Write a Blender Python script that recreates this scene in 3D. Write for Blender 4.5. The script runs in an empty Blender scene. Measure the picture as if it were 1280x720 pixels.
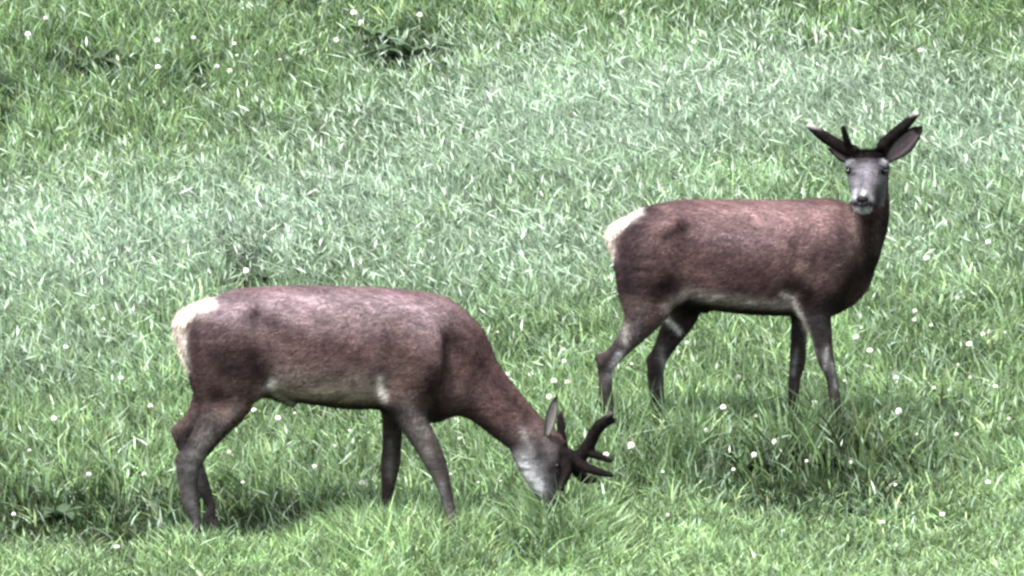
import bpy, math, random
import numpy as np
from mathutils import Vector, Matrix, Quaternion
random.seed(7)
RNG = np.random.default_rng(11)
scene = bpy.context.scene
col = scene.collection

# ------------------------------------------------------------------ camera, sky, sun, exposure
DIST, PITCH, HC = 60.0, math.radians(6.0), 7.44
FPX = 17490.0                                    # focal length in pixels of the 1280 px wide photograph
cam_d = bpy.data.cameras.new('camera')
cam = bpy.data.objects.new('camera', cam_d); col.objects.link(cam)
cam.location = (0, -DIST, HC); cam.rotation_euler = (math.pi/2 - PITCH, 0, 0)
cam_d.sensor_width = 36; cam_d.lens = FPX*36/1280
cam_d.clip_start = 1; cam_d.clip_end = 3000
scene.camera = cam

SUN_EL, SUN_AZ = math.radians(62), math.radians(-150)    # azimuth from +Y towards +X: behind the camera, left
world = bpy.data.worlds.new("World"); scene.world = world; world.use_nodes = True
nt = world.node_tree; nt.nodes.clear()
sky = nt.nodes.new('ShaderNodeTexSky'); sky.sky_type = 'NISHITA'; sky.sun_disc = False
sky.sun_elevation = SUN_EL; sky.sun_rotation = SUN_AZ; sky.dust_density = 3.0; sky.air_density = 1.0; sky.ozone_density = 1.0
hs = nt.nodes.new('ShaderNodeHueSaturation'); hs.inputs['Saturation'].default_value = 0.22
bg = nt.nodes.new('ShaderNodeBackground'); bg.inputs['Strength'].default_value = 0.15
wo = nt.nodes.new('ShaderNodeOutputWorld')
nt.links.new(sky.outputs[0], hs.inputs['Color']); nt.links.new(hs.outputs[0], bg.inputs[0]); nt.links.new(bg.outputs[0], wo.inputs[0])
sun_d = bpy.data.lights.new('sun', 'SUN'); sun_d.energy = 3.0; sun_d.angle = math.radians(11); sun_d.color = (1, 0.97, 0.93)
sun = bpy.data.objects.new('sun', sun_d); col.objects.link(sun)
sdir = Vector((math.sin(SUN_AZ)*math.cos(SUN_EL), math.cos(SUN_AZ)*math.cos(SUN_EL), math.sin(SUN_EL)))
sun.rotation_euler = sdir.to_track_quat('Z', 'Y').to_euler(); sun.location = (0, 0, 20)
vs = scene.view_settings
vs.view_transform = 'Standard'; vs.look = 'None'; vs.exposure = 1.8; vs.gamma = 1
scene.render.engine = 'CYCLES'
scene.cycles.filter_width = 2.6

# ------------------------------------------------------------------ helpers
def tag(o, label=None, cat=None, group=None, kind=None):
    if label: o['label'] = label
    if cat: o['category'] = cat
    if group: o['group'] = group
    if kind: o['kind'] = kind
    return o
def empty(name, loc):
    o = bpy.data.objects.new(name, None); col.objects.link(o); o.location = loc; o.empty_display_size = .1
    return o
def copy_tree(o, parent=None):
    c = o.copy(); col.objects.link(c); c.parent = parent
    for ch in list(o.children): copy_tree(ch, c)
    return c
def mesh_np(name, V, F, mat, parent=None, color=None, smooth=True, org=(0, 0, 0), normals=None):
    """V (n,3); F list of int arrays, each (m,3) or (m,4)."""
    me = bpy.data.meshes.new(name)
    V = np.asarray(V, np.float32) - np.asarray(org, np.float32)
    F = [np.asarray(f, np.int32) for f in (F if isinstance(F, list) else [F])]
    me.vertices.add(len(V)); me.vertices.foreach_set('co', V.ravel())
    loops = np.concatenate([f.ravel() for f in F]); sizes = np.concatenate([np.full(len(f), f.shape[1], np.int32) for f in F])
    me.loops.add(len(loops)); me.loops.foreach_set('vertex_index', loops)
    me.polygons.add(len(sizes)); me.polygons.foreach_set('loop_start', np.concatenate([[0], np.cumsum(sizes)[:-1]]).astype(np.int32))
    me.update(calc_edges=True)
    me.polygons.foreach_set('use_smooth', np.full(len(sizes), smooth, bool))
    if color is not None:
        a = me.color_attributes.new('coat', 'FLOAT_COLOR', 'POINT')
        c4 = np.ones((len(V), 4), np.float32); c4[:, :3] = color; a.data.foreach_set('color', c4.ravel())
    if normals is not None:
        me.normals_split_custom_set_from_vertices(np.asarray(normals, np.float32).tolist())
    me.materials.append(mat)
    o = bpy.data.objects.new(name, me); col.objects.link(o)
    if parent: o.parent = parent
    return o
# photo pixel -> world
CP = np.array([0, -DIST, HC]); FW = np.array([0, math.cos(PITCH), -math.sin(PITCH)]); UP = np.array([0, math.sin(PITCH), math.cos(PITCH)])
def P(px, py, Y):
    d = FW + np.array([1., 0, 0])*(px-640)/FPX + UP*(360-py)/FPX
    return CP + d*(Y+DIST)/d[1]
def Q(x, y, z):
    """world -> photo pixel"""
    r = np.stack([x, y, z], -1) - CP; w = r@FW
    return 640 + r[..., 0]/w*FPX, 360 - (r@UP)/w*FPX
TS = math.tan(math.radians(10))
def vnoise(x, y, s, seed=0):
    x = np.asarray(x, float)/s; y = np.asarray(y, float)/s
    xi = np.floor(x).astype(np.int64); yi = np.floor(y).astype(np.int64); fx = x-xi; fy = y-yi
    def h(a, b):
        n = (a*374761393 + b*668265263 + seed*1442695041) & 0x7fffffff
        n = ((n ^ (n >> 13))*1274126177) & 0x7fffffff
        return ((n ^ (n >> 16)) & 0xffff)/65535.
    fx = fx*fx*(3-2*fx); fy = fy*fy*(3-2*fy)
    return (h(xi, yi)*(1-fx)+h(xi+1, yi)*fx)*(1-fy) + (h(xi, yi+1)*(1-fx)+h(xi+1, yi+1)*fx)*fy
def ground_z(x, y):
    y = np.asarray(y, float); x = np.asarray(x, float)
    base = np.where(np.abs(y) < 45, y*TS, np.sign(y)*(45*TS + 30*TS*(1-np.exp(-(np.abs(y)-45)/30))))
    return base + .05*(vnoise(x, y, 2.3, 3)-.5) + .03*(vnoise(x, y, .8, 4)-.5)
def at(px, py, h=0.):
    """point on the meadow seen at pixel (px,py), for something h metres tall whose top is at that pixel"""
    Y = 2.
    for _ in range(30):
        p = P(px, py, Y); Y += (p[2]-h-float(ground_z(p[0], Y)))/(TS+.11)*.9
    return np.array([p[0], Y, float(ground_z(p[0], Y))])

# ------------------------------------------------------------------ materials
def attr_mat(name, rough=.6, noise_scale=60, noise_amt=.35, transl=0., sheen=0., spec=.3, streak=None, bump=0.):
    m = bpy.data.materials.new(name); m.use_nodes = True; n = m.node_tree; n.nodes.clear(); L = n.links
    at_ = n.nodes.new('ShaderNodeAttribute'); at_.attribute_name = 'coat'
    tc = n.nodes.new('ShaderNodeTexCoord'); mp = n.nodes.new('ShaderNodeMapping')
    if streak: mp.inputs['Scale'].default_value = streak
    L.new(tc.outputs['Object'], mp.inputs[0])
    no = n.nodes.new('ShaderNodeTexNoise'); no.inputs['Scale'].default_value = noise_scale; no.inputs['Detail'].default_value = 4; no.inputs['Roughness'].default_value = .65
    L.new(mp.outputs[0], no.inputs['Vector'])
    mr = n.nodes.new('ShaderNodeMapRange'); mr.inputs[1].default_value = .3; mr.inputs[2].default_value = .7
    mr.inputs[3].default_value = 1-noise_amt; mr.inputs[4].default_value = 1+noise_amt
    L.new(no.outputs[0], mr.inputs[0])
    vm = n.nodes.new('ShaderNodeVectorMath'); vm.operation = 'SCALE'; L.new(at_.outputs['Color'], vm.inputs[0]); L.new(mr.outputs[0], vm.inputs['Scale'])
    b = n.nodes.new('ShaderNodeBsdfPrincipled'); L.new(vm.outputs[0], b.inputs['Base Color'])
    b.inputs['Roughness'].default_value = rough; b.inputs['Specular IOR Level'].default_value = spec
    if sheen: b.inputs['Sheen Weight'].default_value = sheen; b.inputs['Sheen Roughness'].default_value = .5
    if bump:
        bp = n.nodes.new('ShaderNodeBump'); bp.inputs['Strength'].default_value = bump; bp.inputs['Distance'].default_value = .01
        L.new(no.outputs[0], bp.inputs['Height']); L.new(bp.outputs[0], b.inputs['Normal'])
    out = n.nodes.new('ShaderNodeOutputMaterial'); src = b.outputs[0]
    if transl:
        t = n.nodes.new('ShaderNodeBsdfTranslucent'); L.new(vm.outputs[0], t.inputs[0])
        mx = n.nodes.new('ShaderNodeMixShader'); mx.inputs[0].default_value = transl
        L.new(b.outputs[0], mx.inputs[1]); L.new(t.outputs[0], mx.inputs[2]); src = mx.outputs[0]
    L.new(src, out.inputs[0])
    return m
def plain_mat(name, c, rough=.6, amt=.25, scale=40, spec=.3):
    m = bpy.data.materials.new(name); m.use_nodes = True; n = m.node_tree; L = n.links
    b = n.nodes['Principled BSDF']; b.inputs['Roughness'].default_value = rough; b.inputs['Specular IOR Level'].default_value = spec
    tc = n.nodes.new('ShaderNodeTexCoord'); no = n.nodes.new('ShaderNodeTexNoise'); no.inputs['Scale'].default_value = scale; no.inputs['Detail'].default_value = 5
    L.new(tc.outputs['Object'], no.inputs['Vector'])
    cr = n.nodes.new('ShaderNodeValToRGB'); cr.color_ramp.elements[0].position = .3; cr.color_ramp.elements[1].position = .7
    cr.color_ramp.elements[0].color = (*[v*(1-amt) for v in c], 1); cr.color_ramp.elements[1].color = (*[min(1, v*(1+amt)) for v in c], 1)
    L.new(no.outputs[0], cr.inputs[0]); L.new(cr.outputs[0], b.inputs['Base Color'])
    return m
M_COAT = attr_mat('deer_coat', rough=.8, noise_scale=60, noise_amt=.35, sheen=.0, spec=.07, streak=(.7, 1, 1.3), bump=.3)
M_VELVET = attr_mat('antler_velvet', rough=.9, noise_scale=120, noise_amt=.4, sheen=.0, spec=.05, bump=.5)
M_EAR = attr_mat('ear_fur', rough=.85, noise_scale=120, noise_amt=.35, spec=.1)
M_EYE = plain_mat('eye_dark', (.008, .006, .005), .08, .1, 20, .6)
M_NOSE = plain_mat('nose_skin', (.006, .005, .005), .6, .3, 200, .15)
M_HOOF = plain_mat('hoof_horn', (.02, .018, .016), .4, .3, 80)
M_GRASS = attr_mat('grass_blades', rough=.42, noise_scale=14, noise_amt=.22, transl=.33, spec=.18)
M_LEAF = attr_mat('weed_leaf', rough=.45, noise_scale=60, noise_amt=.25, transl=.25, spec=.3)
M_PETAL = plain_mat('clover_petal', (.78, .77, .72), .7, .06, 90)
M_STEM = plain_mat('clover_stem', (.10, .16, .05), .6, .2, 40)
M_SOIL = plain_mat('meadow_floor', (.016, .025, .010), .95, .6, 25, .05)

# ------------------------------------------------------------------ distance-field bodies
class Field:
    def __init__(s, lo, hi, res):
        s.res = res; s.lo = np.array(lo, float); n = np.ceil((np.array(hi)-s.lo)/res).astype(int)+1
        s.n = n; s.f = np.full(n, 1., np.float32)
        s.ax = [(s.lo[i]+np.arange(n[i])*res).astype(np.float32) for i in range(3)]
    def sweep(s, C, ra, rb, k=.03, side=(0, 1, 0), sub=4, p=2.0, cut=False):
        """smooth tube through centres C, in-plane radius ra, sideways radius rb"""
        C = np.asarray(C, float); ra = np.asarray(ra, float); rb = np.asarray(rb, float)
        D = np.column_stack([C, ra, rb]); n = len(D)
        if n > 2 and sub > 1:
            E = np.vstack([2*D[0]-D[1], D, 2*D[-1]-D[-2]]); out = []
            for i in range(n-1):
                p0, p1, p2, p3 = E[i:i+4]
                for j in range(sub):
                    t = j/sub; out.append(.5*((2*p1)+(-p0+p2)*t+(2*p0-5*p1+4*p2-p3)*t*t+(-p0+3*p1-3*p2+p3)*t**3))
            out.append(D[-1]); D = np.array(out)
        side = np.asarray(side, float); side = np.broadcast_to(side, (len(D), 3))
        for i in range(len(D)-1):
            a, b = D[i], D[i+1]; R = max(a[3], b[3], a[4], b[4])+k*1.2+.01
            lo = np.minimum(a[:3], b[:3])-R; hi = np.maximum(a[:3], b[:3])+R
            i0 = np.clip(np.floor((lo-s.lo)/s.res).astype(int), 0, s.n); i1 = np.clip(np.ceil((hi-s.lo)/s.res).astype(int)+1, 0, s.n)
            if (i1 <= i0).any(): continue
            X, Y, Z = np.meshgrid(s.ax[0][i0[0]:i1[0]], s.ax[1][i0[1]:i1[1]], s.ax[2][i0[2]:i1[2]], indexing='ij', sparse=True)
            T = b[:3]-a[:3]; Ln = np.linalg.norm(T); T = T/Ln
            v = side[i]-T*np.dot(side[i], T); v /= np.linalg.norm(v); u = np.cross(T, v)
            dx, dy, dz = X-a[0], Y-a[1], Z-a[2]
            w = dx*T[0]+dy*T[1]+dz*T[2]; t = np.clip(w/Ln, 0, 1); w = w-t*Ln
            A = a[3]+(b[3]-a[3])*t; B = a[4]+(b[4]-a[4])*t
            du = (dx*u[0]+dy*u[1]+dz*u[2]); dv = (dx*v[0]+dy*v[1]+dz*v[2])
            m = np.minimum(A, B)
            if p == 2.0: q = np.sqrt((du/A)**2+(dv/B)**2+(w/m)**2)
            else: q = (np.abs(du/A)**p+np.abs(dv/B)**p+np.abs(w/m)**p)**(1/p)
            # first-order distance estimate
            g = np.sqrt((du/A**2)**2+(dv/B**2)**2+(w/m**2)**2)+1e-6
            d = np.where(q > .3, (q-1)*q/g, -m*.7).astype(np.float32)
            sl = (slice(i0[0], i1[0]), slice(i0[1], i1[1]), slice(i0[2], i1[2]))
            s.acc = d if False else None
            if s.tmp is None: s.tmp = {}
            cur = s.t[sl]; np.minimum(cur, d, out=cur)
            s.box[0] = np.minimum(s.box[0], i0); s.box[1] = np.maximum(s.box[1], i1)
    def add(s, C, ra, rb=None, k=.03, side=(0, 1, 0), sub=4, p=2.0):
        s.tmp = None
        if rb is None: rb = ra
        if not hasattr(s, 't'): s.t = np.full(s.n, 1., np.float32)
        s.box = [s.n.copy(), np.zeros(3, int)]
        s.sweep(C, ra, rb, k, side, sub, p)
        i0, i1 = s.box; sl = (slice(i0[0], i1[0]), slice(i0[1], i1[1]), slice(i0[2], i1[2]))
        a = s.f[sl]; b = s.t[sl]
        h = np.maximum(k-np.abs(a-b), 0)/k
        s.f[sl] = np.minimum(a, b)-h*h*k*.25
        s.t[sl] = 1.
    def dent(s, c, r, k=.02):
        """smoothly remove an ellipsoid"""
        c = np.asarray(c, float); r = np.asarray(r, float)
        lo = c-r-k*1.5; hi = c+r+k*1.5
        i0 = np.clip(np.floor((lo-s.lo)/s.res).astype(int), 0, s.n); i1 = np.clip(np.ceil((hi-s.lo)/s.res).astype(int)+1, 0, s.n)
        X, Y, Z = np.meshgrid(*[s.ax[j][i0[j]:i1[j]] for j in range(3)], indexing='ij', sparse=True)
        q = np.sqrt(((X-c[0])/r[0])**2+((Y-c[1])/r[1])**2+((Z-c[2])/r[2])**2)
        b = -((q-1)*r.min())
        sl = tuple(slice(i0[j], i1[j]) for j in range(3)); a = s.f[sl]
        h = np.maximum(k-np.abs(a-b), 0)/k
        s.f[sl] = np.maximum(a, b)+h*h*k*.25
    def nets(s, blur=1):
        f = s.f
        for _ in range(blur):
            for ax in range(3):
                g = f.copy(); sl = [slice(None)]*3; sa = sl[:]; sb = sl[:]; sc = sl[:]
                sa[ax] = slice(1, -1); sb[ax] = slice(0, -2); sc[ax] = slice(2, None)
                g[tuple(sa)] = .5*f[tuple(sa)]+.25*(f[tuple(sb)]+f[tuple(sc)]); f = g
        ins = f < 0; nx, ny, nz = f.shape
        cnt = np.zeros((nx-1, ny-1, nz-1), np.int8)
        for i in (0, 1):
            for j in (0, 1):
                for l in (0, 1): cnt += ins[i:nx-1+i, j:ny-1+j, l:nz-1+l]
        act = (cnt > 0) & (cnt < 8); idx = np.argwhere(act); vid = np.full(act.shape, -1, np.int32); vid[act] = np.arange(len(idx))
        acc = np.zeros((len(idx), 3)); num = np.zeros(len(idx))
        corners = [(i, j, l) for i in (0, 1) for j in (0, 1) for l in (0, 1)]
        for c in corners:
            for ax in range(3):
                if c[ax]: continue
                e = list(c); e[ax] = 1
                fa = f[idx[:, 0]+c[0], idx[:, 1]+c[1], idx[:, 2]+c[2]]; fb = f[idx[:, 0]+e[0], idx[:, 1]+e[1], idx[:, 2]+e[2]]
                m = (fa < 0) != (fb < 0); t = np.where(m, fa/(fa-fb+1e-12), 0)
                pnt = np.tile(np.array(c, float), (len(idx), 1)); pnt[:, ax] += t
                acc += pnt*m[:, None]; num += m
        V = s.lo+(idx+acc/num[:, None])*s.res
        F = []
        for ax in range(3):
            sl0 = [slice(1, -1)]*3; sl1 = [slice(1, -1)]*3; sl0[ax] = slice(0, -1); sl1[ax] = slice(1, None)
            A = ins[tuple(sl0)]; B = ins[tuple(sl1)]; e = np.argwhere(A != B)
            if not len(e): continue
            pos = e.copy(); o = [i for i in range(3) if i != ax]
            for i in o: pos[:, i] += 1
            flip = A[e[:, 0], e[:, 1], e[:, 2]]
            def vid_at(da, db):
                q = pos.copy(); q[:, o[0]] -= da; q[:, o[1]] -= db
                return vid[q[:, 0], q[:, 1], q[:, 2]]
            quad = np.stack([vid_at(1, 1), vid_at(0, 1), vid_at(0, 0), vid_at(1, 0)], 1)
            if ax == 1: flip = ~flip
            quad[~flip] = quad[~flip][:, ::-1]; F.append(quad)
        return V, np.vstack(F)
def vert_normals(V, F):
    n = np.cross(V[F[:, 2]]-V[F[:, 0]], V[F[:, 3]]-V[F[:, 1]]); N = np.zeros_like(V)
    for i in range(4): np.add.at(N, F[:, i], n)
    return N/(np.linalg.norm(N, axis=1, keepdims=True)+1e-12)

def add_fur(V, F, N, color, count, flow, length):
    """short guard hairs as one-triangle strands, part of the same body mesh"""
    tri = np.vstack([F[:, [0, 1, 2]], F[:, [0, 2, 3]]])
    ar = np.linalg.norm(np.cross(V[tri[:, 1]]-V[tri[:, 0]], V[tri[:, 2]]-V[tri[:, 0]]), axis=1); ar /= ar.sum()
    ti = RNG.choice(len(tri), count, p=ar); r1 = np.sqrt(RNG.random(count)); r2 = RNG.random(count)
    w = np.stack([1-r1, r1*(1-r2), r1*r2], 1); T = tri[ti]
    p = (V[T]*w[:, :, None]).sum(1); n = (N[T]*w[:, :, None]).sum(1); c = (color[T]*w[:, :, None]).sum(1)
    n /= np.linalg.norm(n, axis=1, keepdims=True)
    d = flow(p)+RNG.normal(0, .28, (count, 3)); d -= n*(d*n).sum(1, keepdims=True); d /= np.linalg.norm(d, axis=1, keepdims=True)+1e-9
    L = length(p)*RNG.uniform(.6, 1.3, count)[:, None]
    sd = np.cross(d, n)*RNG.uniform(.0008, .0016, count)[:, None]
    tip = p+d*L+n*L*RNG.uniform(.10, .42, count)[:, None]
    b = p-n*.002
    hv = np.stack([b-sd, b+sd, tip], 1).reshape(-1, 3)
    # strand shade varies, and goes in locks
    lock = .62+.76*vnoise(p[:, 0]*.6+p[:, 1]*2, p[:, 2], .013, 5)
    hc = c*(lock*np.exp(RNG.normal(-.05, .42, count)))[:, None]
    hc = np.repeat(hc, 3, 0).reshape(-1, 3, 3); hc[:, 2] *= 1.12; hc = hc.reshape(-1, 3)
    hn = n+RNG.normal(0, .12, n.shape); hn /= np.linalg.norm(hn, axis=1, keepdims=True)
    base = len(V); hf = base+np.arange(count*3).reshape(-1, 3)
    return np.vstack([V, hv]), [F, hf], np.vstack([N, np.repeat(hn, 3, 0)]), np.vstack([color, hc])

def paint(px, py, cols, ops):
    """coat markings and painted-in light and shade: soft strokes along polylines given in profile pixels"""
    for pts, r, soft, c, st in ops:
        d = np.full(len(px), 1e9)
        pts = [tuple(q) for q in pts]
        if len(pts) == 1: pts = pts*2
        for (x0, y0), (x1, y1) in zip(pts[:-1], pts[1:]):
            L2 = (x1-x0)**2+(y1-y0)**2+1e-9; t = np.clip(((px-x0)*(x1-x0)+(py-y0)*(y1-y0))/L2, 0, 1)
            d = np.minimum(d, np.hypot(px-x0-t*(x1-x0), py-y0-t*(y1-y0)))
        w = (1-1/(1+np.exp(-(d-r)/soft)))*st
        cols[:] = cols*(1-w[:, None])+np.array(c)*w[:, None]

def ear(name, base, tip, face, width, parent, org, inner, outer, cup=.35, label=None):
    """cupped, pointed ear with thickness: pale hairy inside, dark outside"""
    base = np.array(base, float); tip = np.array(tip, float); ax = tip-base; L = np.linalg.norm(ax); ax /= L
    face = np.array(face, float); face -= ax*face.dot(ax); face /= np.linalg.norm(face); sd = np.cross(ax, face)
    NU, NV = 14, 9; V = []; Cc = []
    for layer in (0, 1):
        for i in range(NU):
            u = i/(NU-1); w = width*(.36+.64*math.sin(min(1, u*1.65)*math.pi/2))*max(0., 1-u**3.2)**.75
            for j in range(NV):
                v = j/(NV-1)*2-1
                dep = cup*w*2*(v*v) * (1-.5*u) - cup*w
                off = -.010*(1-abs(v)**3)*(1-u**4) - .001 if layer else 0
                rag = .004*math.sin(37*u+11*v)
                q = base+ax*(L*u+rag*abs(v))+sd*(w*v)+face*(dep+off)+ax*0
                V.append(q)
                rim = abs(v) > .72 or u > .82
                streak = .75+.5*abs(math.sin(v*7+u*3))
                c = np.array(inner)*streak if (layer == 0 and not rim) else np.array(outer)
                Cc.append(c)
    F = []
    n1 = NU*NV
    for i in range(NU-1):
        for j in range(NV-1):
            a = i*NV+j; F.append((a, a+1, a+NV+1, a+NV)); F.append((n1+a, n1+a+NV, n1+a+NV+1, n1+a+1))
    for i in range(NU-1):
        for j, s_ in ((0, 1), (NV-1, -1)):
            a = i*NV+j; q = (a, a+NV, n1+a+NV, n1+a); F.append(q if s_ > 0 else q[::-1])
    for j in range(NV-1):
        a = (NU-1)*NV+j; F.append((a, a+1, n1+a+1, n1+a)); F.append((j+1, j, n1+j, n1+j+1))
    o = mesh_np(name, np.array(V), [np.array(F)], M_EAR, parent, color=np.array(Cc), org=org)
    if label: o['label'] = label
    return o
def antler(branches, parent, org, tipc, label=None, res=.0035, ntip=1):
    pts = np.vstack([np.array(b[0]) for b in branches]); F = Field(pts.min(0)-.05, pts.max(0)+.05, res)
    for C, r in branches: F.add(C, r, k=.012, sub=4)
    V, Q4 = F.nets(1)
    tips = [np.array(b[0][-1]) for b in branches]
    base = np.array([.0065, .005, .005]); c = np.tile(base, (len(V), 1))
    for t, (C, r) in list(zip(tips, branches))[:ntip]:
        e = V-t; d = np.linalg.norm(e, axis=1); w = np.clip(1-(d-.02)/.05, 0, 1)*np.clip((e[:, 2]+.25*d)/.02+.3, 0, 1)*.9
        c = c*(1-w[:, None])+np.array(tipc)*w[:, None]
    rr = vnoise(V[:, 0]*1.3, V[:, 2], .02, 9); c = c*(.6+.9*rr)[:, None]
    N = vert_normals(V, Q4)
    def fl(p): return np.tile(np.array([0, 0, .5]), (len(p), 1))
    V2, F2, N2, c2 = add_fur(V, Q4, N, c, 5000, fl, lambda p: np.full((len(p), 1), .011))
    o = mesh_np('antler', V2, F2, M_VELVET, parent, color=c2, org=org, normals=N2)
    if label: o['label'] = label
    return o
def ball(name, c, r, mat, parent, org, sq=(1, 1, 1), nu=14, nv=9, cut=None):
    V = []; F = []
    for i in range(nv+1):
        th = math.pi*i/nv
        for j in range(nu):
            ph = 2*math.pi*j/nu; V.append((c[0]+r*sq[0]*math.sin(th)*math.cos(ph), c[1]+r*sq[1]*math.sin(th)*math.sin(ph), c[2]+r*sq[2]*math.cos(th)))
    for i in range(nv):
        for j in range(nu): F.append((i*nu+j, (i+1)*nu+j, (i+1)*nu+(j+1) % nu, i*nu+(j+1) % nu))
    return mesh_np(name, V, [np.array(F)], mat, parent, org=org)
def hoof(x, y, parent, org):
    """cloven hoof: two toes side by side, pointing forward (+x), plus dew claws"""
    z = float(ground_z(x, y)); V = []; F = []
    for s in (-1, 1):
        b = len(V); cy = y+s*.017
        for (xx, zz, hw) in ((-.035, .0, .014), (.055, .0, .010), (.03, .035, .012), (.012, .062, .014), (-.03, .062, .014)):
            for t in (-1, 1): V.append((x+xx, cy+t*hw, z+zz-.004))
        for i in range(4): F.append((b+2*i, b+2*i+2, b+2*i+3, b+2*i+1))
        F.append((b+8, b, b+1, b+9))
    me = mesh_np('hoof', V, [np.array(F)], M_HOOF, parent, org=org, smooth=False)
    me_ = me.data
    # close the cheeks of each toe
    import bmesh
    bm = bmesh.new(); bm.from_mesh(me_); bmesh.ops.holes_fill(bm, edges=[e for e in bm.edges if e.is_boundary], sides=8)
    bmesh.ops.recalc_face_normals(bm, faces=bm.faces); bm.to_mesh(me_); bm.free()
    return me

PXM = FPX/(DIST/math.cos(PITCH))      # pixels per metre at Y = 0 (about 290)

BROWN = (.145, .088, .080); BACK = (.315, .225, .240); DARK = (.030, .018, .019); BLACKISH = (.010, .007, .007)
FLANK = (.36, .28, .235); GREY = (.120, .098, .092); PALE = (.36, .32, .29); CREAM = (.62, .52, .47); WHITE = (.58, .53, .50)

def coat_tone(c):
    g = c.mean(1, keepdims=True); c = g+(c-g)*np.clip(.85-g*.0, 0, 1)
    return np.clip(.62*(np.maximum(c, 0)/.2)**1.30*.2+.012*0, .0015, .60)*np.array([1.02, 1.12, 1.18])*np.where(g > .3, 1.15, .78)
def stag(name, Y0, trunk, neck, limbs, extra, feet, ops, base_x, label, flow_dir, fur_n, lo, hi, tune, post=None):
    S = PXM*DIST/(DIST+Y0)            # px per metre there
    root_xy = (float(P(base_x, 400, Y0)[0]), Y0); root = (root_xy[0], Y0, float(ground_z(*root_xy)))
    R = empty(name, root); tag(R, label, 'deer', 'young red deer stags in velvet on the meadow')
    fld = Field(lo, hi, .0065)
    # trunk: (x, top, bottom, half width)
    C = []; ra = []; rb = []
    for x, t, b, w in trunk:
        C.append(P(x, (t+b)/2, Y0)); ra.append((b-t)/2/S*.985); rb.append(w)
    fld.add(C, ra, rb, k=.05, p=2.25)
    def seg(pts, k=.035, side=(0, 1, 0), sub=4):
        C = [P(x, y, Y0+d) for x, y, r, w, d in pts]
        fld.add(C, [r/S for x, y, r, w, d in pts], [w for x, y, r, w, d in pts], k=k, side=side, sub=sub)
    seg(neck, k=.09)
    for pts, foot in limbs:
        fx, fd = foot
        fw = P(fx, 600, Y0+fd); gz = float(ground_z(fw[0], Y0+fd))
        q = [P(x, y, Y0+d) for x, y, r, w, d in pts]; rr = [r/S for x, y, r, w, d in pts]; ww = [w for x, y, r, w, d in pts]
        q += [np.array([fw[0]-.008, Y0+fd, gz+.16]), np.array([fw[0]-.012, Y0+fd, gz+.11]), np.array([fw[0]+.008, Y0+fd, gz+.05])]
        rr += [.019, .025, .024]; ww += [.018, .023, .024]
        fld.add(q, rr, ww, k=.045)
        hoof(fw[0]+.012, Y0+fd, R, root)
    for pts, k, side in extra: seg(pts, k=k, side=side)
    tune(fld, S)
    V, F = fld.nets(1); N = vert_normals(V, F)
    px, py = Q(V[:, 0], np.full(len(V), Y0), V[:, 2])
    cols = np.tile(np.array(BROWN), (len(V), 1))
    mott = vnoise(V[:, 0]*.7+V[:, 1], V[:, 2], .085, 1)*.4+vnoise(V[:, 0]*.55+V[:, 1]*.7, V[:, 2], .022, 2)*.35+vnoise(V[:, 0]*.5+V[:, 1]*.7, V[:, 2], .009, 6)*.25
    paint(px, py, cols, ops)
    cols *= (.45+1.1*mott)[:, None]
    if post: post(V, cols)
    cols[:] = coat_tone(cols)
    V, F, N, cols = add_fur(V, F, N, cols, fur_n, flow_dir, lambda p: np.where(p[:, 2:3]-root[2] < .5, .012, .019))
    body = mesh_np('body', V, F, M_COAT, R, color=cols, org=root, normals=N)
    return R, root, S, body

# ================================================================== grazing stag (left, nearer)
YA = 0.0
nn = -.115; ff = .115
trunkA = [(254, 390, 448, .075), (270, 376, 478, .13), (302, 361, 497, .18), (340, 357, 499, .20), (390, 356, 506, .215),
          (440, 357, 512, .22), (490, 360, 512, .21), (528, 369, 516, .18), (556, 392, 520, .135)]
neckA = [(528, 445, 72, .15, 0), (566, 462, 54, .12, 0), (606, 493, 37, .09, 0), (642, 528, 30, .075, -.01), (668, 552, 26, .068, -.02)]
limbsA = [
    # hind near
    ([(292, 425, 52, .085, nn+.02), (283, 470, 44, .075, nn), (283, 502, 32, .06, nn-.01), (266, 532, 21, .042, nn-.01), (248, 560, 16, .035, nn-.01), (236, 580, 15.5, .033, nn-.01), (235, 604, 12, .027, nn-.01), (239, 630, 10.5, .024, nn-.01)], (248, nn-.01)),
    # hind far
    ([(292, 425, 48, .08, ff-.02), (276, 470, 42, .07, ff), (268, 495, 28, .055, ff), (248, 525, 17, .04, ff+.01), (231, 543, 14, .032, ff+.01), (239, 570, 12, .026, ff+.01), (252, 605, 10, .023, ff+.01)], (266, ff+.01)),
    # fore near
    ([(505, 440, 44, .07, nn+.03), (502, 480, 33, .065, nn+.005), (511, 515, 20, .048, nn), (530, 550, 16, .037, nn), (545, 580, 13.5, .033, nn), (555, 608, 9, .022, nn), (562, 635, 7, .019, nn)], (568, nn)),
    # fore far
    ([(505, 450, 40, .07, ff-.03), (494, 490, 24, .055, ff), (491, 520, 14, .042, ff), (490, 555, 12, .034, ff), (488, 580, 12.5, .032, ff), (485, 610, 8, .022, ff), (484, 632, 7, .019, ff)], (486, ff)),
]
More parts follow.
